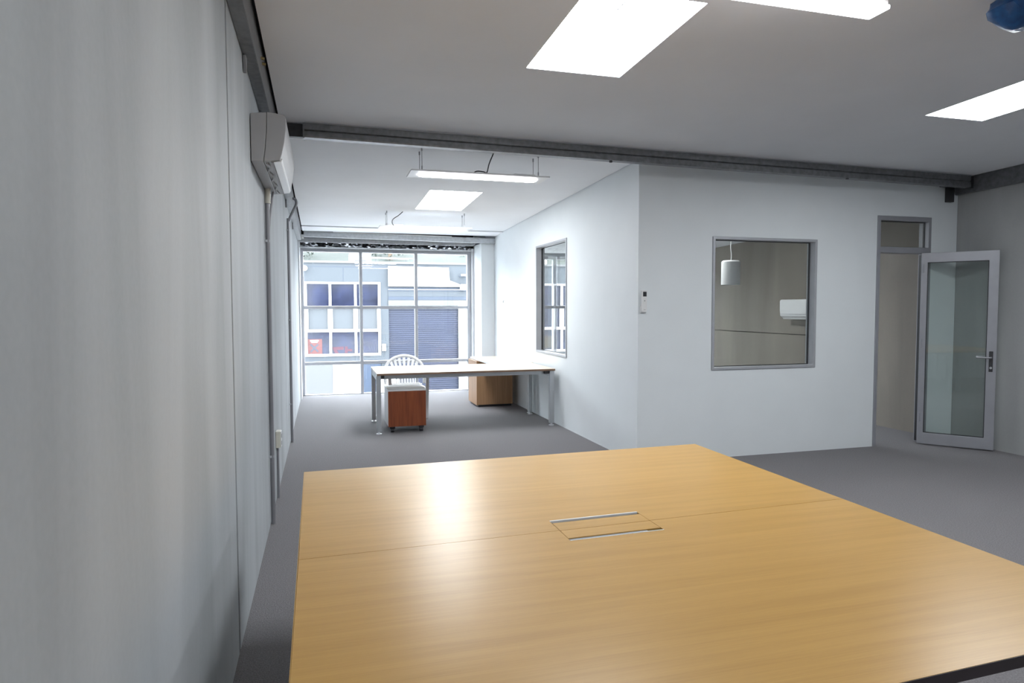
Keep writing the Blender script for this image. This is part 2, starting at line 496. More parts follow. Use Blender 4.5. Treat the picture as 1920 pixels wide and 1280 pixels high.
# leaf swung into the room, hinged on the right jamb
HXp, HYp = 6.556, YW - 0.022
EX, EY = 6.975, 5.148
ang = math.atan2(EY - HYp, EX - HXp); LL = math.hypot(EX - HXp, EY - HYp)
def leaf_bm(fn):
    b = bmesh.new(); fn(b)
    M = Matrix.Translation((HXp, HYp, 0)) @ Matrix.Rotation(ang, 4, 'Z')
    bmesh.ops.transform(b, matrix=M, verts=b.verts[:])
    return b
LZ0, LZ1, ST = 0.012, 2.058, 0.085
leaf = obj('leaf', leaf_bm(lambda b: holes(b, 'y', (-0.02, 0.02), 0.0, LL, LZ0, LZ1, [(ST * 0.7, LL - ST, LZ0 + 0.12, LZ1 - 0.10)])), 'aluminium_door', d1, bev=0.003)
obj('pane', leaf_bm(lambda b: bx(b, ST * 0.7 - 0.004, LL - ST + 0.004, -0.003, 0.003, LZ0 + 0.116, LZ1 - 0.096)), 'glass_door', leaf)
def _ring(b):
    holes(b, 'y', (-0.014, 0.014), ST * 0.7, LL - ST, LZ0 + 0.12, LZ1 - 0.10, [(ST * 0.7 + 0.006, LL - ST - 0.006, LZ0 + 0.126, LZ1 - 0.106)])
obj('gasket', leaf_bm(_ring), 'plastic_black', leaf)
for sgn in (-1, 1):
    def plate(b, s=sgn):
        y0, y1 = sorted((s * 0.0205, s * 0.030))
        bx(b, LL - 0.062, LL - 0.028, y0, y1, 0.82, 1.03)
    obj('lock_plate', leaf_bm(plate), 'steel_dark', leaf, bev=0.004, label='brushed metal lock plate')
    def lever(b, s=sgn):
        tube(b, smooth_path([(LL - 0.045, s * 0.029, 0.965), (LL - 0.045, s * 0.075, 0.965), (LL - 0.065, s * 0.083, 0.965), (LL - 0.17, s * 0.083, 0.968)], 5), 0.009, 8)
    obj('handle', leaf_bm(lever), 'pipe_grey', leaf, smooth=True, label='silver lever handle')
    def cyl(b, s=sgn):
        tube(b, [(LL - 0.045, s * 0.029, 0.86), (LL - 0.045, s * 0.042, 0.86)], 0.012, 10)
    obj('lock_cylinder', leaf_bm(cyl), 'silver_paint', leaf, smooth=True)
obj('door_seal', (DX1 - FJ - 0.004, DX1 - FJ - 0.0005, YW - 0.010, YW + 0.10, 0.012, 2.05), 'plastic_black', d1)
for z in (0.25, 1.05, 1.85):
    b = bmesh.new(); tube(b, [(HXp - 0.006, HYp - 0.03, z), (HXp - 0.006, HYp - 0.03, z + 0.09)], 0.008, 8)
    obj('hinge', b, 'aluminium_door', d1, smooth=True)

# =================================================================== STEELWORK
# channels along the tops of the side walls
def wall_channel(name, label, side):
    s = 1 if side == 'left' else -1
    x0 = 0.0 if side == 'left' else XR
    y1 = 10.98 if side == 'left' else YW - 0.02
    t = thing(name, label, 'steel channel', (x0 + s * 0.035, 4.0, 2.74))
    def Zb(y): return ceil_z(y) - 0.165
    def strip(nm, xa, xb, za, zb, m):
        b = bmesh.new()
        xa, xb = x0 + s * xa, x0 + s * xb
        p = [(xa, YB + 0.01, Zb(YB) + za), (xb, YB + 0.01, Zb(YB) + za), (xb, y1, Zb(y1) + za), (xa, y1, Zb(y1) + za)]
        q = [(v[0], v[1], v[2] + zb - za) for v in p]
        hexa(b, p, q)
        obj(nm, b, m, t)
    strip('bottom_flange', 0.002, 0.062, 0.0, 0.004, 'galvanised')
    strip('lip', 0.002, 0.006, 0.004, 0.05, 'galvanised')
    strip('web', 0.058, 0.064, 0.004, 0.20, 'galvanised')
    return t
chn = wall_channel('steel_channel', 'galvanised channel along the top of the streaked concrete wall', 'left')
wall_channel('steel_channel', 'dark galvanised channel along the top of the wall beside the glass door', 'right')
for y in (3.64, 4.55, 7.55, 9.2):
    zb = ceil_z(y) - 0.165
    b = bmesh.new()
    prism(b, [(y - 0.03, zb - 0.003), (y + 0.03, zb - 0.003), (y + 0.02, zb - 0.05), (y + 0.0, zb - 0.085), (y - 0.012, zb - 0.085)], 'x', 0.003, 0.018)
    obj('clip', b, 'pipe_grey', chn, bev=0.002)
for y in (3.94, 4.02, 6.3, 6.42):
    b = bmesh.new(); z = ceil_z(y) - 0.055
    tube(b, [(0.064, y, z), (0.082, y, z - 0.003)], 0.008, 8)
    obj('bolt', b, 'brass', chn, smooth=True, label='brass bolt end')
obj('end_block', (0.012, 0.10, 10.99, 11.04, 2.585, 2.645), 'plastic_white', chn, bev=0.003)

# main cross beam under the ceiling, with dark end pockets
bL, bR = Vector((0.256, 5.25, 0)), Vector((6.93, 5.452, 0))
beam = thing('ceiling_beam', 'long galvanised steel beam crossing under the ceiling before the partition', 'beam', (3.5, 5.35, 2.8))
def beam_prof(zt, zb):
    h = zt - zb
    return [(0.0, zt), (0.075, zt), (0.075, zb), (0.07, zb), (0.07, zt - 0.004), (0.004, zt - 0.004)]
def sweep(profL, profR, eL, eR):
    b = bmesh.new()
    A = [b.verts.new((eL.x, eL.y + p[0], p[1])) for p in profL]
    B = [b.verts.new((eR.x, eR.y + p[0], p[1])) for p in profR]
    n = len(A)
    b.faces.new(A); b.faces.new(B[::-1])
    for i in range(n):
        j = (i + 1) % n
        b.faces.new([A[i], B[i], B[j], A[j]])
    return b
ztL, zbL, ztR, zbR = 2.868, 2.757, 2.863, 2.738
def web(zt, zb):
    h = zt - zb
    # front web with a rolled stiffening groove at mid height and a small return lip at the foot
    f = [(0.0, zt), (0.0, zt - 0.46 * h), (0.010, zt - 0.52 * h), (0.0, zt - 0.58 * h), (-0.004, zb + 0.012), (0.0, zb), (0.07, zb)]
    k = [(0.07, zb + 0.004), (0.004, zb + 0.004), (0.0, zb + 0.014), (0.004, zt - 0.58 * h), (0.014, zt - 0.52 * h), (0.004, zt - 0.46 * h), (0.004, zt)]
    return f + k
obj('web', sweep(web(ztL, zbL), web(ztR, zbR), bL, bR), 'galvanised', beam)
obj('top_lip', sweep([(-0.012, ztL), (0.0, ztL), (0.0, ztL - 0.005), (-0.012, ztL - 0.005)], [(-0.012, ztR), (0.0, ztR), (0.0, ztR - 0.005), (-0.012, ztR - 0.005)], bL, bR), 'aluminium', beam)
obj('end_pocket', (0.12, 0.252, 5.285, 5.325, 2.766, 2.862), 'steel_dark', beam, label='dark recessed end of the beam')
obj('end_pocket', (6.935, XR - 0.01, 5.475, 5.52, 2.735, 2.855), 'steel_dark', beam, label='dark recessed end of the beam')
obj('end_plate', (0.246, 0.258, 5.243, 5.325, 2.75, 2.862), 'galvanised', beam)
for x in (2.78, 5.33):
    y = bL.y + (x - bL.x) / (bR.x - bL.x) * (bR.y - bL.y)
    b = bmesh.new(); tube(b, [(x, y + 0.02, 2.757), (x, y + 0.02, 2.735)], 0.014, 8)
    obj('bolt', b, 'steel_dark', beam, smooth=True)
# cleat hanging on the partition near the right corner
ck = thing('steel_cleat', 'dark steel cleat on the partition above the glass door', 'bracket', (6.9, YW, 2.62))
obj('plate', (6.87, 6.95, YW - 0.05, YW - 0.002, 2.615, 2.80), 'steel_dark', ck, bev=0.004)
obj('tab', (6.79, 6.95, YW - 0.07, YW - 0.002, 2.775, 2.815), 'steel_dark', ck, bev=0.004)

# steel over the big window: two purlins, foil insulation and a lower angle
lp = thing('window_purlin', 'pale galvanised purlin nearest the camera above the big window', 'beam', (1.6, 11.08, 2.6))
def tilt(y0, y1, lo, hi, xa=0.10, xb=XC - 0.003):
    def o(x): return 0.018 - 0.038 * (x - 0.10) / 3.125
    b = bmesh.new()
    hexa(b, [(xa, y0, lo + o(xa)), (xb, y0, lo + o(xb)), (xb, y1, lo + o(xb)), (xa, y1, lo + o(xa))],
         [(xa, y0, hi + o(xa)), (xb, y0, hi + o(xb)), (xb, y1, hi + o(xb)), (xa, y1, hi + o(xa))])
    return b
obj('web', tilt(11.07, 11.078, 2.606, 2.690), 'galvanised_lit', lp)
obj('bottom_flange', tilt(11.078, 11.13, 2.606, 2.611), 'galvanised_lit', lp)
obj('gap_light_strip', tilt(11.045, 11.068, 2.684, 2.696, 0.55, 2.47), 'plastic_white', lp, label='white strip standing in for the bright gap along the top')  # white colour imitates a gap where outside light shows
obj('end_cleat', tilt(11.055, 11.068, 2.676, 2.692, 2.72, 2.98), 'galvanised_lit', lp)
lp2 = thing('window_purlin', 'second galvanised purlin behind, just above the crumpled foil', 'beam', (1.5, 11.34, 2.55))
obj('web', (0.012, 2.93, 11.33, 11.338, 2.562, 2.66), 'galvanised_lit', lp2)
obj('bottom_flange', (0.012, 2.93, 11.338, 11.38, 2.562, 2.567), 'galvanised_lit', lp2)
for u in (0.57, 1.45, 2.30):
    obj('cleat', (u, u + 0.10, 11.30, 11.329, 2.552, 2.562), 'aluminium', lp2)
struct('cavity_shade_sheet', (0.012, 2.99, 11.74, 11.76, 2.556, 2.80), 'cavity')  # dark sheet standing in for the shade in the cavity above the window
b = bmesh.new()
nx, nz = 70, 5
fv = [[b.verts.new((0.03 + 2.85 * i / nx, 11.52 + random.uniform(-0.05, 0.05), 2.50 + 0.085 * j / nz + random.uniform(-0.012, 0.012))) for j in range(nz + 1)] for i in range(nx + 1)]
for i in range(nx):
    for j in range(nz):
        if random.random() < 0.78:
            b.faces.new([fv[i][j], fv[i + 1][j], fv[i + 1][j + 1], fv[i][j + 1]])
tag(obj('foil_insulation', b, 'foil'), 'crumpled silver foil insulation in the gap above the big window', 'insulation')
tag(obj('steel_angle', (0.012, 2.92, 11.41, 11.45, 2.478, 2.496), 'galvanised_lit'), 'thin galvanised angle directly over the big window frame', 'steel angle')

# =================================================================== SKYLIGHTS + LAMPS
SKL = ['bright skylight panel in the ceiling above the big wooden table', 'bright skylight panel between the two hanging lamps over the desk area',
       'bright skylight panel at the right edge of the ceiling', 'unseen skylight panel assumed behind the viewer near the streaked concrete wall',
       'unseen skylight panel assumed behind the viewer on the door side']
SKL.append('skylight panel in the ceiling of the office behind the partition, added to brighten its pendant lamp')  # added glowing panel, out of view, that lights the office pendant
for (x0, x1, y0, y1), lab in zip(SKY + [OSKY], SKL):
    low = -0.2 if lab.startswith('skylight panel in the ceiling of the office') else 0.0
    def ceil_s(y, low=low): return ceil_z(y) + low
    yc = (y0 + y1) / 2
    t = thing('skylight', lab, 'skylight', ((x0 + x1) / 2, yc, ceil_s(yc)))
    def slab(a0, a1, b0, b1, o0, o1):
        b = bmesh.new()
        p = [(a0, b0, ceil_s(b0) + o0), (a1, b0, ceil_s(b0) + o0), (a1, b1, ceil_s(b1) + o0), (a0, b1, ceil_s(b1) + o0)]
        q = [(v[0], v[1], v[2] + o1 - o0) for v in p]
        hexa(b, p, q); return b
    obj('diffuser', slab(x0 + 0.003, x1 - 0.003, y0 + 0.003, y1 - 0.003, 0.006, 0.014), 'skylight_glow', t)
    b = bmesh.new()
    holes(b, 'z', (0.015, 0.10), x0 - 0.03, x1 + 0.03, y0 - 0.03, y1 + 0.03, [(x0, x1, y0, y1)], lambda y: ceil_s(y) + 0.016)
    obj('upstand', b, 'paint_white', t)
    if y0 == 2.87 and x0 < 2:
        obj('overlap_strip', slab(x0 + 0.004, x0 + 0.22, 3.036, 3.042, 0.001, 0.0055), 'aluminium', t)
        obj('overlap_strip', slab(x0 + 0.214, x0 + 0.22, 2.88, 3.036, 0.001, 0.0055), 'aluminium', t)

def hanging_lamp(label, x0, x1, y0, y1, drop, cable, flip):
    yc = (y0 + y1) / 2; z = ceil_z(yc) - drop
    t = thing('hanging_lamp', label, 'lamp', ((x0 + x1) / 2, yc, z), 'slim hanging lamps')
    obj('panel', (x0, x1, y0, y1, z, z + 0.012), 'plastic_white', t, bev=0.002)
    # luminous diffuser with rounded ends
    b = bmesh.new()
    dy0, dy1 = yc - 0.075, yc + 0.055; dx0, dx1 = x0 + 0.085, x1 - 0.085; r = 0.04
    poly = []
    for cx_, cy_, a0 in ((dx1 - r, dy1 - r, 0), (dx0 + r, dy1 - r, 90), (dx0 + r, dy0 + r, 180), (dx1 - r, dy0 + r, 270)):
        for k in range(5):
            a = math.radians(a0 + 22.5 * k)
            poly.append((cx_ + r * math.cos(a), cy_ + r * math.sin(a)))
    prism(b, poly, 'z', z - 0.010, z - 0.001)
    obj('diffuser', b, 'lamp_glow', t)
    gx = x1 - 0.30 if not flip else x0 + 0.12
    obj('driver_box', (gx, gx + 0.20, yc - 0.04, yc + 0.04, z + 0.013, z + 0.045), 'plastic_white', t, bev=0.003)
    for wx in (x0 + 0.095, x1 - 0.105):
        for wy in (y0 + 0.02, y1 - 0.15):
            zc = ceil_z(wy)
            b = bmesh.new(); tube(b, [(wx, wy, z + 0.012), (wx, wy, zc)], 0.0018, 6)
            w = obj('wire', b, 'steel_dark', t)
            b = bmesh.new(); tube(b, [(wx, wy, zc - 0.03), (wx, wy, zc - 0.001)], 0.007, 8)
            obj('ceiling_grip', b, 'plastic_grey', w)
            b = bmesh.new(); tube(b, [(wx, wy, z + 0.012), (wx, wy, z + 0.045)], 0.006, 8)
            obj('lamp_grip', b, 'plastic_grey', w)
    b = bmesh.new(); tube(b, smooth_path([Vector(c) for c in cable], 6), 0.005, 8)
    obj('cable', b, 'plastic_black', t, smooth=True)
z1 = ceil_z(5.88) - 0.2
hanging_lamp('slim hanging lamp nearest the steel beam, in front of the small skylight', 1.11, 2.357, 5.725, 6.045, 0.2,
             [(1.844, 5.75, ceil_z(5.75)), (1.80, 5.75, z1 + 0.10), (1.79, 5.80, z1 + 0.03), (1.76, 5.80, z1 + 0.035), (1.70, 5.82, z1 + 0.04), (1.66, 5.84, z1 + 0.013)], False)
z2 = ceil_z(9.12) - 0.2
hanging_lamp('slim hanging lamp farthest away, close to the big window', 1.11, 2.357, 8.96, 9.28, 0.2,
             [(1.42, 9.0, ceil_z(9.0)), (1.36, 9.0, z2 + 0.15), (1.29, 9.02, z2 + 0.10), (1.28, 9.03, z2 + 0.05), (1.31, 9.04, z2 + 0.013)], True)
# narrow batten lamp at the top of the picture
yl = 2.37; zl = ceil_z(yl) - 0.2
t = thing('batten_lamp', 'glowing narrow batten lamp above the near end of the wooden table', 'lamp', (2.07, yl, zl))
obj('housing', (1.455, 2.685, 2.325, 2.415, zl + 0.006, zl + 0.05), 'plastic_white', t, bev=0.003)
obj('diffuser', (1.452, 2.683, 2.313, 2.427, zl - 0.012, zl + 0.006), 'lamp_glow', t, bev=0.004)
for wx in (1.56, 2.58):
    b = bmesh.new(); tube(b, [(wx, yl, zl + 0.05), (wx, yl, ceil_z(yl) - 0.001)], 0.002, 6)
    obj('wire', b, 'steel_dark', t)

# =================================================================== LEFT WALL FITTINGS
ac = thing('air_conditioner', 'white wall air conditioner high on the streaked concrete wall', 'air conditioner', (0.0, 4.47, 2.285))
AY0, AY1 = 3.92, 5.03
b = bmesh.new()
prism(b, [(0.004, 2.287), (0.066, 2.290), (0.076, 2.36), (0.084, 2.46), (0.087, 2.555), (0.004, 2.545)], 'y', AY0, AY1)
obj('chassis', b, 'plastic_white_shaded', ac, bev=0.003)
b = bmesh.new()
prism(b, [(0.0685, 2.290), (0.153, 2.300), (0.163, 2.33), (0.178, 2.40), (0.187, 2.47), (0.188, 2.53), (0.178, 2.548), (0.0895, 2.557), (0.0865, 2.46), (0.0785, 2.36)], 'y', AY0, AY1)
obj('front_cover', b, 'plastic_white_shaded', ac, bev=0.003)
b = bmesh.new()
prism(b, [(0.12, 2.288), (0.158, 2.294), (0.165, 2.31), (0.160, 2.312), (0.153, 2.299), (0.12, 2.292)], 'y', AY0 + 0.02, AY1 - 0.06)
obj('louvre', b, 'plastic_white', ac)
obj('outlet_slot', (0.105, 0.116, AY0 + 0.03, AY1 - 0.07, 2.288, 2.293), 'plastic_grey', ac)
b = bmesh.new()
pts = [(0.078 + 0.008 * math.sin(k * 0.5), AY0 + 0.04 + k * 0.025) for k in range(40)]
for i in range(len(pts) - 1):
    (xa, ya), (xb, yb) = pts[i], pts[i + 1]
    hexa(b, [(xa, ya, 2.281), (xa + 0.010, ya, 2.281), (xb + 0.010, yb, 2.281), (xb, yb, 2.281)], [(xa, ya, 2.288), (xa + 0.010, ya, 2.288), (xb + 0.010, yb, 2.288), (xb, yb, 2.288)])
obj('wavy_strip', b, 'plastic_white_shaded', ac)  # wavy raised strip along the underside

def saddle(t, x, y, z, r):
    b = bmesh.new()
    prism(b, [(y - r - 0.014, 0.001), (y + r + 0.014, 0.001), (y + r + 0.014, 0.005), (y + r + 0.003, 0.006), (y + r * 0.7, x + r * 0.9), (y, x + r + 0.003), (y - r * 0.7, x + r * 0.9), (y - r - 0.003, 0.006), (y - r - 0.014, 0.005)], 'z', z, z + 0.016)
    # profile given as (y, x): swap
    for v in b.verts: v.co.x, v.co.y = v.co.y, v.co.x
    obj('clip', b, 'aluminium', t)
t = thing('conduit_pipe', 'grey pipe dropping from under the air conditioner to the carpet', 'pipe', (0.018, 4.82, 0.0))
b = bmesh.new(); tube(b, [(0.018, 4.80, 0.0), (0.018, 4.80, 2.19)], 0.0145, 12)
obj('pipe', b, 'pipe_grey', t, smooth=True)
b = bmesh.new(); tube(b, [(0.022, 4.80, 2.19), (0.022, 4.80, 2.287)], 0.019, 12)
obj('connector', b, 'plastic_cream', t, smooth=True, label='cream pipe connector')
b = bmesh.new(); tube(b, [(0.018, 4.83, 1.95), (0.03, 4.86, 2.1), (0.05, 4.90, 2.285)], 0.008, 8)
obj('drain_hose', b, 'plastic_grey', t, smooth=True)
for z in (0.46, 1.93): saddle(t, 0.018, 4.80, z, 0.0145)
t = thing('conduit_pipe', 'grey pipe with an S bend at its top, nearer the big window', 'pipe', (0.02, 7.70, 0.0))
b = bmesh.new()
tube(b, smooth_path([(0.02, 7.70, 0.0), (0.02, 7.70, 1.2), (0.02, 7.70, 2.36), (0.028, 7.70, 2.44), (0.075, 7.70, 2.55), (0.108, 7.70, 2.62), (0.105, 7.70, 2.665), (0.085, 7.70, 2.68), (0.071, 7.70, 2.682)], 6), 0.0145, 12)
obj('pipe', b, 'pipe_grey', t, smooth=True)
for z in (0.42, 1.35, 2.33): saddle(t, 0.02, 7.70, z, 0.0145)
t = thing('power_outlet', 'small cream power outlet box low on the concrete wall', 'outlet', (0.0, 5.46, 0.36))
obj('box', (0.001, 0.036, 5.41, 5.50, 0.40, 0.53), 'plastic_cream', t, bev=0.004)
obj('face_plate', (0.0365, 0.042, 5.412, 5.498, 0.402, 0.528), 'plastic_white', t, bev=0.002)
for z in (0.435, 0.49):
    obj('socket', (0.0425, 0.0445, 5.435, 5.475, z - 0.014, z + 0.014), 'plastic_grey', t)
b = bmesh.new(); tube(b, [(0.012, 5.455, 0.0), (0.012, 5.455, 0.40)], 0.009, 10)
obj('pipe', b, 'pipe_grey', t, smooth=True)

# =================================================================== PARTITION FITTINGS
t = thing('remote_control', 'white remote control in a holder on the partition corner', 'remote control', (3.276, YW, 1.436))
obj('holder', (3.246, 3.306, YW - 0.018, YW - 0.001, 1.434, 1.50), 'plastic_white', t, bev=0.003)
obj('body', (3.248, 3.304, YW - 0.032, YW - 0.0185, 1.44, 1.645), 'plastic_white', t, bev=0.005)
obj('screen', (3.262, 3.298, YW - 0.034, YW - 0.0322, 1.588, 1.632), 'plastic_black', t)
obj('button', (3.274, 3.284, YW - 0.0345, YW - 0.0322, 1.543, 1.553), 'plastic_grey', t)
obj('button', (3.270, 3.288, YW - 0.0345, YW - 0.0322, 1.462, 1.466), 'plastic_grey', t)
b = bmesh.new(); tube(b, smooth_path([(XC - 0.001, 10.51, 1.60), (XC - 0.012, 10.51, 1.60), (XC - 0.014, 10.51, 1.575), (XC - 0.02, 10.51, 1.58)], 4), 0.004, 6)
tag(obj('wall_hook', b, 'steel_dark'), 'tiny dark hook on the white corridor wall', 'hook')

# inside the office behind the partition
t = thing('pendant_lamp', 'white cylinder pendant lamp seen through the office window', 'lamp', (5.44, 7.5, 1.775))
b = bmesh.new()
R = 0.118
prof = [(R - 0.004, 1.775), (R, 1.777), (R, 2.07), (R - 0.02, 2.088), (0.02, 2.092), (0.02, 2.088), (R - 0.02, 2.083), (R - 0.004, 2.066)]
rings = [[b.verts.new((5.44 + r * math.cos(a), 7.5 + r * math.sin(a), z)) for a in [2 * math.pi * k / 28 for k in range(28)]] for r, z in prof]
for i in range(len(prof)):
    A, B = rings[i], rings[(i + 1) % len(prof)]
    for k in range(28):
        b.faces.new([A[k], A[(k + 1) % 28], B[(k + 1) % 28], B[k]])
obj('shade', b, 'plastic_white', t, smooth=True)
b = bmesh.new(); tube(b, smooth_path([(5.44, 7.5, 2.085), (5.447, 7.5, 2.16), (5.434, 7.5, 2.26), (5.44, 7.5, 2.36), (5.44, 7.5, ceil_z(7.5) - 0.2)], 6), 0.006, 8)
obj('cord', b, 'plastic_white', t, smooth=True)
b = bmesh.new(); tube(b, [(5.44, 7.5, ceil_z(7.5) - 0.24), (5.44, 7.5, ceil_z(7.5) - 0.201)], 0.045, 16)
obj('ceiling_rose', b, 'plastic_white', t, smooth=True)
b = bmesh.new(); tube(b, [(5.44, 7.5, 1.83), (5.44, 7.5, 1.90), (5.44, 7.5, 2.085)], [0.035, 0.03, 0.018], 12)
obj('bulb', b, 'plastic_cream', t, smooth=True)
t = thing('air_conditioner', 'white air conditioner on the office wall seen through the office window', 'air conditioner', (XR, 8.12, 1.32))
b = bmesh.new()
prism(b, [(XR - 0.002, 1.325), (XR - 0.14, 1.325), (XR - 0.19, 1.36), (XR - 0.20, 1.45), (XR - 0.20, 1.58), (XR - 0.185, 1.598), (XR - 0.002, 1.598)], 'y', 7.62, 8.36)
obj('body', b, 'plastic_white', t, bev=0.006)
obj('louvre', (XR - 0.17, XR - 0.05, 7.66, 8.32, 1.315, 1.3235), 'plastic_white', t)
obj('seam', (XR - 0.2025, XR - 0.2005, 7.63, 8.35, 1.385, 1.389), 'plastic_grey', t)

# =================================================================== BIG TABLE
TZ = 0.72; TH = 0.027
table = thing('meeting_table', 'large golden beech meeting table in two halves, nearest the viewer', 'table', (1.31, 2.12, 0.0))
HXa, HXb = 1.134, 1.482
def line_y(p, q, x):
    return p[1] + (x - p[0]) / (q[0] - p[0]) * (q[1] - p[1])
FL, FR = (0.272, 3.213), (2.358, 3.262)
ML, MR = (0.284, 2.081), (2.345, 2.150)
NL, NR = (0.293, 1.005), (2.334, 1.075)
g = 0.0012
ya, yb = line_y(ML, MR, HXa), line_y(ML, MR, HXb)
far_poly = [(ML[0], ML[1] + g), (HXa, ya + g), (HXa, ya + 0.106), (HXb, yb + 0.106), (HXb, yb + g), (MR[0], MR[1] + g), FR, FL]
near_poly = [NL, NR, (MR[0], MR[1] - g), (HXb, yb - g), (HXb, yb - 0.106), (HXa, ya - 0.106), (HXa, ya - g), (ML[0], ML[1] - g)]
for poly in (far_poly, near_poly):
    b = bmesh.new(); prism(b, poly, 'z', TZ - TH, TZ)
    obj('top', b, 'veneer_beech', table)
def quad_slab(pts, z0, z1):
    b = bmesh.new(); prism(b, pts, 'z', z0, z1); return b
# edge bands; the near one has its backlit shade put into the colour
for p, q, n in ((FL, FR, (0, 1)), (NL, NR, (0, -1)), (FL, NL, (-1, 0)), (FR, NR, (1, 0))):
    w = 0.002
    obj('edge_band', quad_slab([p, q, (q[0] + n[0] * w, q[1] + n[1] * w), (p[0] + n[0] * w, p[1] + n[1] * w)], TZ - TH, TZ - 0.0008), 'edge_backlit' if n == (0, -1) else 'veneer_beech', table)
# cable hatch: two flaps with brushed slots and bright trims
m_ = 0.0016
def yy(x, o): return line_y(ML, MR, x) + o
for s in (1, -1):
    o1, o2 = (0.0014, 0.080) if s > 0 else (-0.079, -0.0014)
    obj('flap', quad_slab([(HXa + 0.0026, yy(HXa, o1)), (HXb - 0.0004, yy(HXb, o1)), (HXb - 0.0004, yy(HXb, o2)), (HXa + 0.0026, yy(HXa, o2))], TZ - 0.02, TZ - 0.0006), 'veneer_beech', table)
    t0, t1 = (0.098, 0.1055) if s > 0 else (-0.1055, -0.102)
    obj('slot_trim', quad_slab([(HXa + 0.0006, yy(HXa, t0)), (HXb - 0.0006, yy(HXb, t0)), (HXb - 0.0006, yy(HXb, t1)), (HXa + 0.0006, yy(HXa, t1))], TZ - 0.02, TZ + 0.0012), 'plastic_white', table, label='white slot trim')
    s0, s1 = (0.0805, 0.0975) if s > 0 else (-0.1015, -0.0795)
    obj('slot_well', quad_slab([(HXa + 0.0006, yy(HXa, s0)), (HXb - 0.0006, yy(HXb, s0)), (HXb - 0.0006, yy(HXb, s1)), (HXa + 0.0006, yy(HXa, s1))], TZ - 0.026, TZ - 0.0062), 'plastic_black', table)
obj('slot_brush', quad_slab([(HXa + 0.003, yy(HXa, -0.096)), (HXb - 0.055, yy(HXb - 0.055, -0.096)), (HXb - 0.055, yy(HXb - 0.055, -0.0815)), (HXa + 0.003, yy(HXa, -0.0815))], TZ - 0.006, TZ - 0.003), 'brush_grey', table)
for x in (0.42, 2.20):
    for y in (1.15, 2.04, 2.22, 3.10):
        l = obj('leg', (x - 0.03, x + 0.03, y - 0.03, y + 0.03, 0.012, TZ - TH - 0.001), 'silver_paint', table, bev=0.003)
        b = bmesh.new(); tube(b, [(x, y, 0.0), (x, y, 0.012)], 0.025, 12)
        obj('foot', b, 'plastic_grey', l, smooth=True)
for y in (1.15, 2.04, 2.22, 3.10):
    obj('rail', (0.452, 2.168, y - 0.02, y + 0.02, TZ - TH - 0.05, TZ - TH - 0.002), 'silver_paint', table, bev=0.002)
obj('cable_tray', (HXa - 0.05, HXb + 0.05, 2.065, 2.195, TZ - TH - 0.09, TZ - TH - 0.055), 'steel_dark', table)

# =================================================================== L-SHAPED DESK
desk = thing('corner_desk', 'L-shaped pale desk with silver legs against the corridor wall', 'desk', (2.1, 8.5, 0.0))
DZ, DT = 0.72, 0.024
obj('desktop', (0.966, 3.172, 7.868, 8.868, DZ - DT, DZ), 'laminate', desk, bev=0.002)
obj('return_top', (2.60, 3.205, 8.872, 10.24, DZ - DT, DZ), 'laminate', desk, bev=0.002)
obj('edge_band', (0.966, 3.172, 7.864, 7.8675, DZ - DT, DZ - 0.002), 'edge_brown', desk)
obj('edge_band', (2.5965, 2.5995, 8.874, 10.24, DZ - DT, DZ - 0.002), 'plastic_white', desk)
def dleg(x0, x1, y0, y1):
    l = obj('leg', (x0, x1, y0, y1, 0.03, DZ - DT - 0.002), 'silver_paint', desk, bev=0.004)
    xc_, yc_ = (x0 + x1) / 2, (y0 + y1) / 2
    b = bmesh.new(); tube(b, [(xc_, yc_, 0.0), (xc_, yc_, 0.010), (xc_, yc_, 0.0105), (xc_, yc_, 0.03)], [0.034, 0.034, 0.012, 0.012], 14)
    obj('foot', b, 'aluminium_white', l, smooth=True)
dleg(0.952 + 0.006, 1.012, 7.872, 7.932)
dleg(0.968, 1.018, 8.79, 8.85)
dleg(3.105, 3.165, 7.872, 7.932)
dleg(3.115, 3.165, 8.79, 8.85)
dleg(3.14, 3.19, 8.91, 8.96)
dleg(3.14, 3.19, 10.16, 10.21)
obj('front_rail', (1.014, 3.103, 7.95, 7.985, 0.645, 0.694), 'silver_paint', desk, bev=0.002)
obj('rear_rail', (1.02, 3.113, 8.76, 8.79, 0.645, 0.694), 'silver_paint', desk, bev=0.002)
obj('side_rail', (0.972, 1.006, 7.934, 8.788, 0.622, 0.692), 'silver_paint', desk, bev=0.002)
obj('side_rail', (3.118, 3.152, 7.934, 8.788, 0.622, 0.692), 'silver_paint', desk, bev=0.002)
for x0, x1 in ((1.0135, 1.055), (3.045, 3.103)):
    obj('corner_joint', (x0, x1, 7.90, 7.949, 0.655, 0.694), 'plastic_black', desk, bev=0.003, label='black corner joint')
obj('cable_tray', (1.75, 2.35, 8.30, 8.45, 0.628, 0.690), 'silver_paint', desk, bev=0.003)

# pedestal under the return
cab = thing('pedestal_cabinet', 'birch pedestal cabinet under the far wing of the L-shaped desk', 'cabinet', (2.88, 9.92, 0.0))
obj('body', (2.586, 3.125, 9.655, 10.22, 0.035, 0.690), 'veneer_birch', cab, bev=0.002)
obj('side_panel', (2.566, 2.585, 9.65, 10.225, 0.030, 0.692), 'veneer_birch', cab, bev=0.002)
obj('plinth', (2.60, 3.11, 9.68, 10.20, 0.0, 0.034), 'plastic_black', cab)
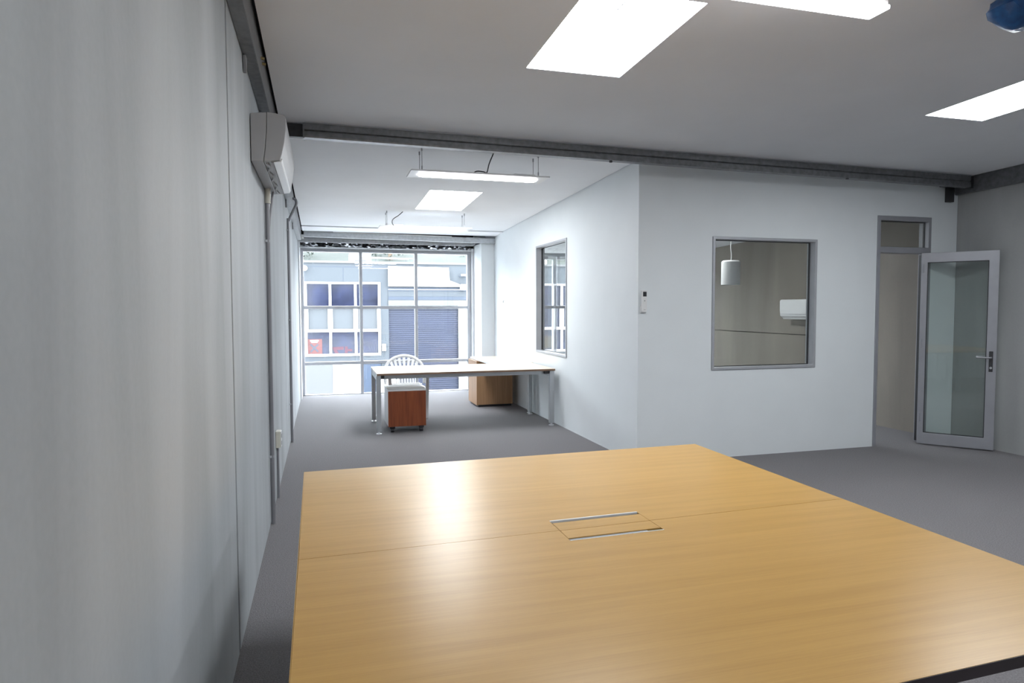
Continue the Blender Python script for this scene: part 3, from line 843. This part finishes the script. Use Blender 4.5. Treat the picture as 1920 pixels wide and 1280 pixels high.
# mobile pedestal
mp_ = thing('mobile_pedestal', 'cherry red mobile pedestal with a white top under the desk', 'cabinet', (1.32, 8.15, 0.0))
obj('body', (1.098, 1.546, 7.944, 8.44, 0.075, 0.498), 'plastic_white', mp_, bev=0.002)
obj('end_panel', (1.098, 1.546, 7.925, 7.943, 0.075, 0.498), 'veneer_cherry', mp_, bev=0.002)
obj('top', (1.095, 1.549, 7.92, 8.445, 0.499, 0.516), 'plastic_white', mp_, bev=0.002)
for i, (z0, z1_) in enumerate(((0.08, 0.21), (0.214, 0.345), (0.349, 0.495))):
    dr = obj('drawer', (1.102, 1.542, 8.441, 8.457, z0, z1_), 'veneer_cherry', mp_, bev=0.002)
    obj('handle', (1.26, 1.39, 8.458, 8.475, z1_ - 0.035, z1_ - 0.022), 'aluminium', dr, bev=0.002)
for x in (1.15, 1.495):
    for y in (7.985, 8.38):
        c = obj('caster', (x - 0.03, x + 0.03, y - 0.022, y + 0.022, 0.045, 0.0745), 'plastic_black', mp_, bev=0.004)
        b = bmesh.new(); tube(b, [(x - 0.02, y, 0.026), (x + 0.02, y, 0.026)], 0.026, 14)
        obj('wheel', b, 'plastic_black', c, smooth=True)

# =================================================================== PLASTIC CHAIR behind the desk
ch = thing('plastic_chair', 'white plastic garden chair with arched slatted back behind the desk', 'chair', (1.462, 9.12, 0.0), local=True)
def lp_obj(name, b, smooth=True, bev=0.0):
    return obj(name, b, 'plastic_white', ch, smooth=smooth, bev=bev)
# seat, slightly dished, rounded front
b = bmesh.new()
nx, ny = 10, 8
gv = {}
for i in range(nx + 1):
    for j in range(ny + 1):
        u, v = i / nx * 2 - 1, j / ny
        wdt = 0.235 - 0.035 * v
        x = u * wdt; y = -0.23 + 0.42 * v
        z = 0.430 - 0.022 * (1 - u * u) * math.sin(math.pi * v) - (0.03 * max(0, 0.15 - v) / 0.15) - 0.012 * v
        gv[i, j, 0] = b.verts.new((x, y, z)); gv[i, j, 1] = b.verts.new((x, y, z - 0.014))
for i in range(nx):
    for j in range(ny):
        b.faces.new([gv[i, j, 0], gv[i + 1, j, 0], gv[i + 1, j + 1, 0], gv[i, j + 1, 0]])
        b.faces.new([gv[i, j, 1], gv[i, j + 1, 1], gv[i + 1, j + 1, 1], gv[i + 1, j, 1]])
for i in range(nx):
    for j in (0, ny): b.faces.new([gv[i, j, 0], gv[i + 1, j, 0], gv[i + 1, j, 1], gv[i, j, 1]])
for j in range(ny):
    for i in (0, nx): b.faces.new([gv[i, j, 0], gv[i, j + 1, 0], gv[i, j + 1, 1], gv[i, j, 1]])
lp_obj('seat', b)
def back_y(z): return 0.19 + (z - 0.42) * 0.30
def flat_bar(b, pts, wdir, w, th):
    """bar of rectangular section along pts; wdir = unit vector of its width"""
    prev = None
    W = Vector(wdir)
    for i, p in enumerate(pts):
        p = Vector(p)
        d = (Vector(pts[min(i + 1, len(pts) - 1)]) - Vector(pts[max(i - 1, 0)])).normalized()
        Wd = (W - d * W.dot(d)).normalized()
        n = d.cross(Wd)
        ww = w[i] if isinstance(w, list) else w
        ring = [b.verts.new(p + Wd * ww / 2 * a + n * th / 2 * c) for a, c in ((-1, -1), (1, -1), (1, 1), (-1, 1))]
        if prev:
            for k in range(4):
                b.faces.new([prev[k], prev[(k + 1) % 4], ring[(k + 1) % 4], ring[k]])
        else:
            b.faces.new(ring[::-1])
        prev = ring
    b.faces.new(prev)
# arched hoop of the back: from the arms over the top
b = bmesh.new()
hoop = []
for k in range(25):
    a = math.pi * k / 24
    z = 0.60 + 0.215 * math.sin(a); x = 0.272 * math.cos(a)
    hoop.append((x, back_y(z), z))
hoop = [(0.268, back_y(0.43), 0.43), (0.272, back_y(0.52), 0.52)] + hoop + [(-0.272, back_y(0.52), 0.52), (-0.268, back_y(0.43), 0.43)]
tube(b, hoop, 0.021, 10)
lp_obj('back_hoop', b)
for k in range(7):
    u = (k - 3) / 3
    xb = 0.118 * u; a = math.pi / 2 - u * 0.80
    zt = 0.60 + 0.203 * math.sin(a); xt = 0.262 * math.cos(a)
    b = bmesh.new()
    flat_bar(b, [(xb, back_y(0.42), 0.42), (xb * 0.98, back_y(0.50), 0.50), (xb + (xt - xb) * 0.35, back_y(0.62), 0.62), (xt, back_y(zt), zt)], (1, 0, 0), [0.030, 0.026, 0.030, 0.040], 0.008)
    lp_obj('slat', b, smooth=False)
b = bmesh.new(); flat_bar(b, [(-0.21, back_y(0.425), 0.424), (0.21, back_y(0.425), 0.424)], (0, 0, 1), 0.035, 0.014)
lp_obj('back_rail', b, smooth=False, bev=0.003)
for s in (-1, 1):
    b = bmesh.new(); flat_bar(b, smooth_path([(s * 0.272, back_y(0.60), 0.612), (s * 0.275, 0.05, 0.625), (s * 0.268, -0.17, 0.62), (s * 0.256, -0.232, 0.585)], 5), (1, 0, 0), 0.048, 0.014)
    lp_obj('arm', b, smooth=False, bev=0.003)
    b = bmesh.new(); flat_bar(b, [(s * 0.254, -0.235, 0.588), (s * 0.246, -0.235, 0.42), (s * 0.238, -0.245, 0.0)], (1, 0, 0), [0.040, 0.044, 0.030], 0.030)
    lp_obj('leg', b, smooth=False, bev=0.004)
    b = bmesh.new(); flat_bar(b, [(s * 0.215, 0.18, 0.425), (s * 0.232, 0.235, 0.0)], (1, 0, 0), [0.044, 0.030], 0.030)
    lp_obj('leg', b, smooth=False, bev=0.004)

# =================================================================== BLUE PLASTIC at the ceiling
b = bmesh.new()
bmesh.ops.create_icosphere(b, subdivisions=3, radius=0.11)
for v in b.verts:
    n = v.co.normalized()
    k = 1 + 0.09 * math.sin(6 * n.x + 3) * math.cos(5 * n.y) + 0.05 * math.sin(9 * n.z + 5 * n.x)
    v.co = Vector((n.x * 0.135, n.y * 0.10, n.z * 0.085)) * k
    v.co += Vector((3.515, 2.40, 0))
    v.co.z += ceil_z(2.4) - 0.085
    v.co.z = min(v.co.z, ceil_z(v.co.y) - 0.001)
tag(obj('plastic_bundle', b, 'plastic_blue', smooth=True), 'crumpled blue plastic bundle hanging at the ceiling corner of the picture', 'plastic bundle')

# =================================================================== OUTSIDE
GZ = -2.9
struct('ground_outside', (-60, 70, YF + 0.2, 120, GZ - 0.2, GZ), 'asphalt')
FY = 28.0
bld = thing('warehouse_building', 'blue-grey warehouse with white windows and roller door across the lane', 'building', (6.0, 34.0, GZ))
b = bmesh.new()
W1 = (-0.33, 2.685, -0.455, 2.565)
W2 = (9.66, 12.67, -0.455, 2.565)
W0 = (-6.6, -3.59, -0.455, 2.565)
BAY = (3.02, 5.96, GZ - 0.01, 1.46)
GD = (1.93, 2.70, GZ - 0.01, -0.80)
holes(b, 'y', (FY, FY + 0.25), -25, 30, GZ, 3.33, [W0, W1, W2, BAY, GD])
obj('wall', b, 'ext_blue', bld)
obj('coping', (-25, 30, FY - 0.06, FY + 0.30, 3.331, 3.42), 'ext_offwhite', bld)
obj('panel_joint', (-25, 2.99, FY - 0.004, FY - 0.001, 3.17, 3.195), 'ext_band', bld)
for x in (-1.9, 1.19, 8.2):
    obj('panel_joint', (x, x + 0.02, FY - 0.004, FY - 0.001, 2.6, 3.16), 'ext_band', bld)
obj('roof', (-25, 30, FY + 0.31, FY + 14, 2.95, 3.05), 'ext_offwhite', bld)
obj('rear_wall', (-25, 30, FY + 13.8, FY + 14, GZ, 2.94), 'ext_blue', bld)
def ext_window(w, mid, extra):
    x0, x1, z0, z1 = w
    b = bmesh.new()
    fr = 0.10
    c = [x0 + fr, x0 + 1.0 - 0.05, x0 + 1.0 + 0.05, x0 + 2.005 - 0.05, x0 + 2.005 + 0.05, x1 - fr]
    rows = [(z0 + 0.10, z0 + 0.985), (z0 + 1.10, z0 + 1.95), (z0 + 2.05, z1 - 0.08)]
    cells = []
    for i in range(3):
        for j, (ra, rb) in enumerate(rows):
            e = 0.045 if j == 1 else 0.0
            cells.append((c[2 * i] + e, c[2 * i + 1] - e, ra, rb, j))
    holes(b, 'y', (FY - 0.05, FY + 0.12), x0, x1, z0, z1, [q[:4] for q in cells])
    win = obj('window', b, 'ext_white', bld)
    for q in cells:
        m = mid if q[4] == 1 else 'ext_glass'
        obj('pane', (q[0] - 0.005, q[1] + 0.005, FY + 0.06, FY + 0.07, q[2] - 0.005, q[3] + 0.005), m, win)
    for (nm, box, m) in extra:
        obj(nm, box, m, win)
    return win
win1 = ext_window(W1, 'ext_spandrel', [('poster', (-0.27, 0.335, FY + 0.035, FY + 0.045, -0.35, 0.25), 'sign_red'),
    ('poster_header', (-0.13, 0.20, FY + 0.030, FY + 0.034, 0.16, 0.215), 'ext_white'),
    ('poster_header', (-0.08, 0.15, FY + 0.030, FY + 0.034, 0.105, 0.145), 'ext_white')])
def strip_poly(name, pts, m, y):
    b = bmesh.new(); prism(b, pts, 'y', y, y + 0.004); obj(name, b, m, win1)
# dark X on the red poster, red lettering on the next pane
for s in (-1, 1):
    cx_, cz_ = 0.03, -0.11
    ux, uz = math.cos(s * 0.80), math.sin(s * 0.80)
    hl, hw = 0.215, 0.034
    strip_poly('poster_mark', [(cx_ + a_ * hl * ux - c_ * hw * uz, cz_ + a_ * hl * uz + c_ * hw * ux) for a_, c_ in ((-1, -1), (1, -1), (1, 1), (-1, 1))], 'sign_dark', FY + 0.024 + 0.005 * (s > 0))
strip_poly('lettering', [(0.72, -0.09), (1.18, -0.07), (1.18, -0.20), (0.90, -0.21), (0.99, -0.34), (0.84, -0.34)], 'print_red', FY + 0.05)
strip_poly('lettering', [(1.23, -0.07), (1.34, -0.07), (1.34, -0.17), (1.52, -0.18), (1.52, -0.27), (1.34, -0.26), (1.34, -0.34), (1.23, -0.34)], 'print_red', FY + 0.05)
ext_window(W2, 'ext_glass', [('card', (9.80, 10.45, FY + 0.04, FY + 0.05, -0.30, 0.25), 'tan_card')])
ext_window(W0, 'ext_spandrel', [])
# roller door with corrugated curtain
b = bmesh.new()
z = GZ; k = 0; pr = []
while z < 1.46:
    pr += [(FY + 0.10, z), (FY + 0.10, min(z + 0.050, 1.46)), (FY + 0.125, min(z + 0.055, 1.46)), (FY + 0.125, min(z + 0.082, 1.46))]
    z += 0.088
V = [[b.verts.new((x, p[0], p[1])) for p in pr] for x in (3.03, 5.95)]
for i in range(len(pr) - 1):
    b.faces.new([V[0][i], V[1][i], V[1][i + 1], V[0][i + 1]])
obj('roller_door', b, 'ext_roller', bld)
obj('jamb', (5.962, 6.42, FY - 0.05, FY - 0.001, GZ, 1.60), 'ext_white', bld)
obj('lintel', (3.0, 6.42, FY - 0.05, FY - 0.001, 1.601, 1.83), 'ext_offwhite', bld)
for z0, z1_, m in ((1.84, 1.98, 'ext_band'), (1.985, 2.20, 'ext_blue'), (2.205, 2.36, 'ext_band')):
    obj('band', (3.0, 6.6, FY - 0.03, FY - 0.001, z0, z1_), m, bld)
obj('band', (3.0, 6.6, FY - 0.06, FY - 0.031, 2.262, 2.285), 'ext_white', bld)
b = bmesh.new()
prism(b, [(3.0, 2.40), (6.25, 2.40), (5.56, 2.66), (5.52, 3.20), (3.0, 3.23)], 'y', FY - 0.20, FY - 0.062)
obj('sign_board', b, 'ext_white', bld, label='big blank white sign board')
fl = obj('flood_light', (6.02, 6.22, FY - 0.35, FY - 0.062, 2.25, 2.50), 'ext_white', bld)
obj('bracket', (5.98, 6.30, FY - 0.20, FY - 0.062, 2.82, 2.86), 'ext_band', bld)
obj('lamp_head', (6.04, 6.22, FY - 0.36, FY - 0.20, 2.85, 2.93), 'ext_white', bld)
b = bmesh.new(); tube(b, [(-0.29, FY - 0.20, 3.10), (-0.29, FY - 0.02, 3.10)], [0.11, 0.06], 14)
obj('camera_dome', b, 'ext_white', bld, smooth=True)
obj('meter_box', (2.72, 2.88, FY - 0.12, FY - 0.001, -0.27, 0.01), 'ext_white', bld)
obj('sill_band', (-0.5, 2.99, FY - 0.05, FY - 0.001, -0.78, -0.72), 'ext_white', bld)
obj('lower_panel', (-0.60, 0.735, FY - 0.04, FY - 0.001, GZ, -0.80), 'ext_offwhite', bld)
obj('lower_panel', (0.74, 1.90, FY - 0.06, FY - 0.001, GZ, -0.80), 'ext_white', bld)
obj('entry_door', (1.94, 2.69, FY + 0.05, FY + 0.10, GZ, -0.81), 'ext_doorblue', bld)
tag(obj('white_crate', (2.55, 3.30, FY - 1.0, FY - 0.25, GZ, -0.98), 'ext_white', bev=0.01), 'tall white box standing by the blue door across the lane', 'box')
ru = thing('rooftop_unit', 'white rooftop plant box above the warehouse parapet', 'rooftop unit', (2.22, 34.4, 3.05))
obj('casing', (1.69, 2.75, 34.0, 34.8, 3.12, 4.21), 'ext_white', ru, bev=0.02)
obj('base_frame', (1.66, 2.78, 33.97, 34.83, 3.05, 3.118), 'ext_offwhite', ru)
obj('grille', (1.95, 2.5, 33.985, 33.999, 3.35, 3.9), 'ext_offwhite', ru)
rp_ = thing('roof_pipe', 'thin white pipe running along the warehouse roof', 'pipe', (3.7, 34.2, 3.05))
b = bmesh.new(); tube(b, [(2.79, 34.2, 4.03), (4.64, 34.2, 4.0)], 0.045, 10)
obj('pipe', b, 'ext_white', rp_, smooth=True)
for x in (3.0, 4.5):
    b = bmesh.new(); tube(b, [(x, 34.2, 3.05), (x, 34.2, 3.99)], 0.03, 8)
    obj('post', b, 'ext_offwhite', rp_, smooth=True)
ru2 = copy_tree(ru)
ru2.location = (11.5, 34.4, 3.05)
ru2['label'] = 'white rooftop plant box seen through the corridor side window'
# hillside with trees behind
b = bmesh.new()
n = 24
top = [(-60 + 130 * i / n, 75 + 8 * math.sin(i * 0.9), 8.5 + 1.5 * math.sin(i * 1.3)) for i in range(n + 1)]
for i in range(n):
    (xa, ya_, za), (xb, yb_, zb) = top[i], top[i + 1]
    hexa(b, [(xa, 52, GZ), (xb, 52, GZ), (xb, 110, GZ), (xa, 110, GZ)], [(xa, 54, 4.6 + 0.5 * math.sin(i)), (xb, 54, 4.6 + 0.5 * math.sin(i + 1)), (xb, yb_ + 20, zb + 8), (xa, ya_ + 20, za + 8)])
struct('hillside', b, 'hill_soil')
def tree(x, y, z, h, r):
    t = thing('tree', 'pale green tree on the hillside behind the warehouse', 'tree', (x, y, z), 'trees on the hillside')
    b = bmesh.new(); tube(b, [(x, y, z - 0.3), (x + 0.1, y, z + h * 0.55)], [0.22, 0.12], 8)
    obj('trunk', b, 'bark', t, smooth=True)
    b = bmesh.new()
    for k in range(420):
        a = random.uniform(0, 2 * math.pi); c = random.uniform(-1, 1); q = random.uniform(0.55, 1.0)
        s = math.sqrt(1 - c * c)
        p = Vector((x + r * q * s * math.cos(a), y + r * q * s * math.sin(a), z + h * 0.52 + h * 0.48 * q * c))
        d1_ = Vector((random.uniform(-1, 1), random.uniform(-1, 1), random.uniform(-1, 1))).normalized() * random.uniform(0.22, 0.42)
        d2_ = Vector((random.uniform(-1, 1), random.uniform(-1, 1), random.uniform(-1, 1))).normalized() * random.uniform(0.18, 0.32)
        b.faces.new([b.verts.new(p), b.verts.new(p + d1_), b.verts.new(p + d1_ * 0.5 + d2_)])
    obj('crown', b, 'leaf_pale', t)
tx = -9.0
i = 0
while tx < 34:
    y = 58 + 7.0 * (i % 3) + random.uniform(-0.4, 0.4)
    tree(tx, y, 5.0 + (y - 58) * 0.26, random.uniform(3.5, 5.5), random.uniform(2.0, 3.0))
    tx += random.uniform(2.0, 3.0); i += 1
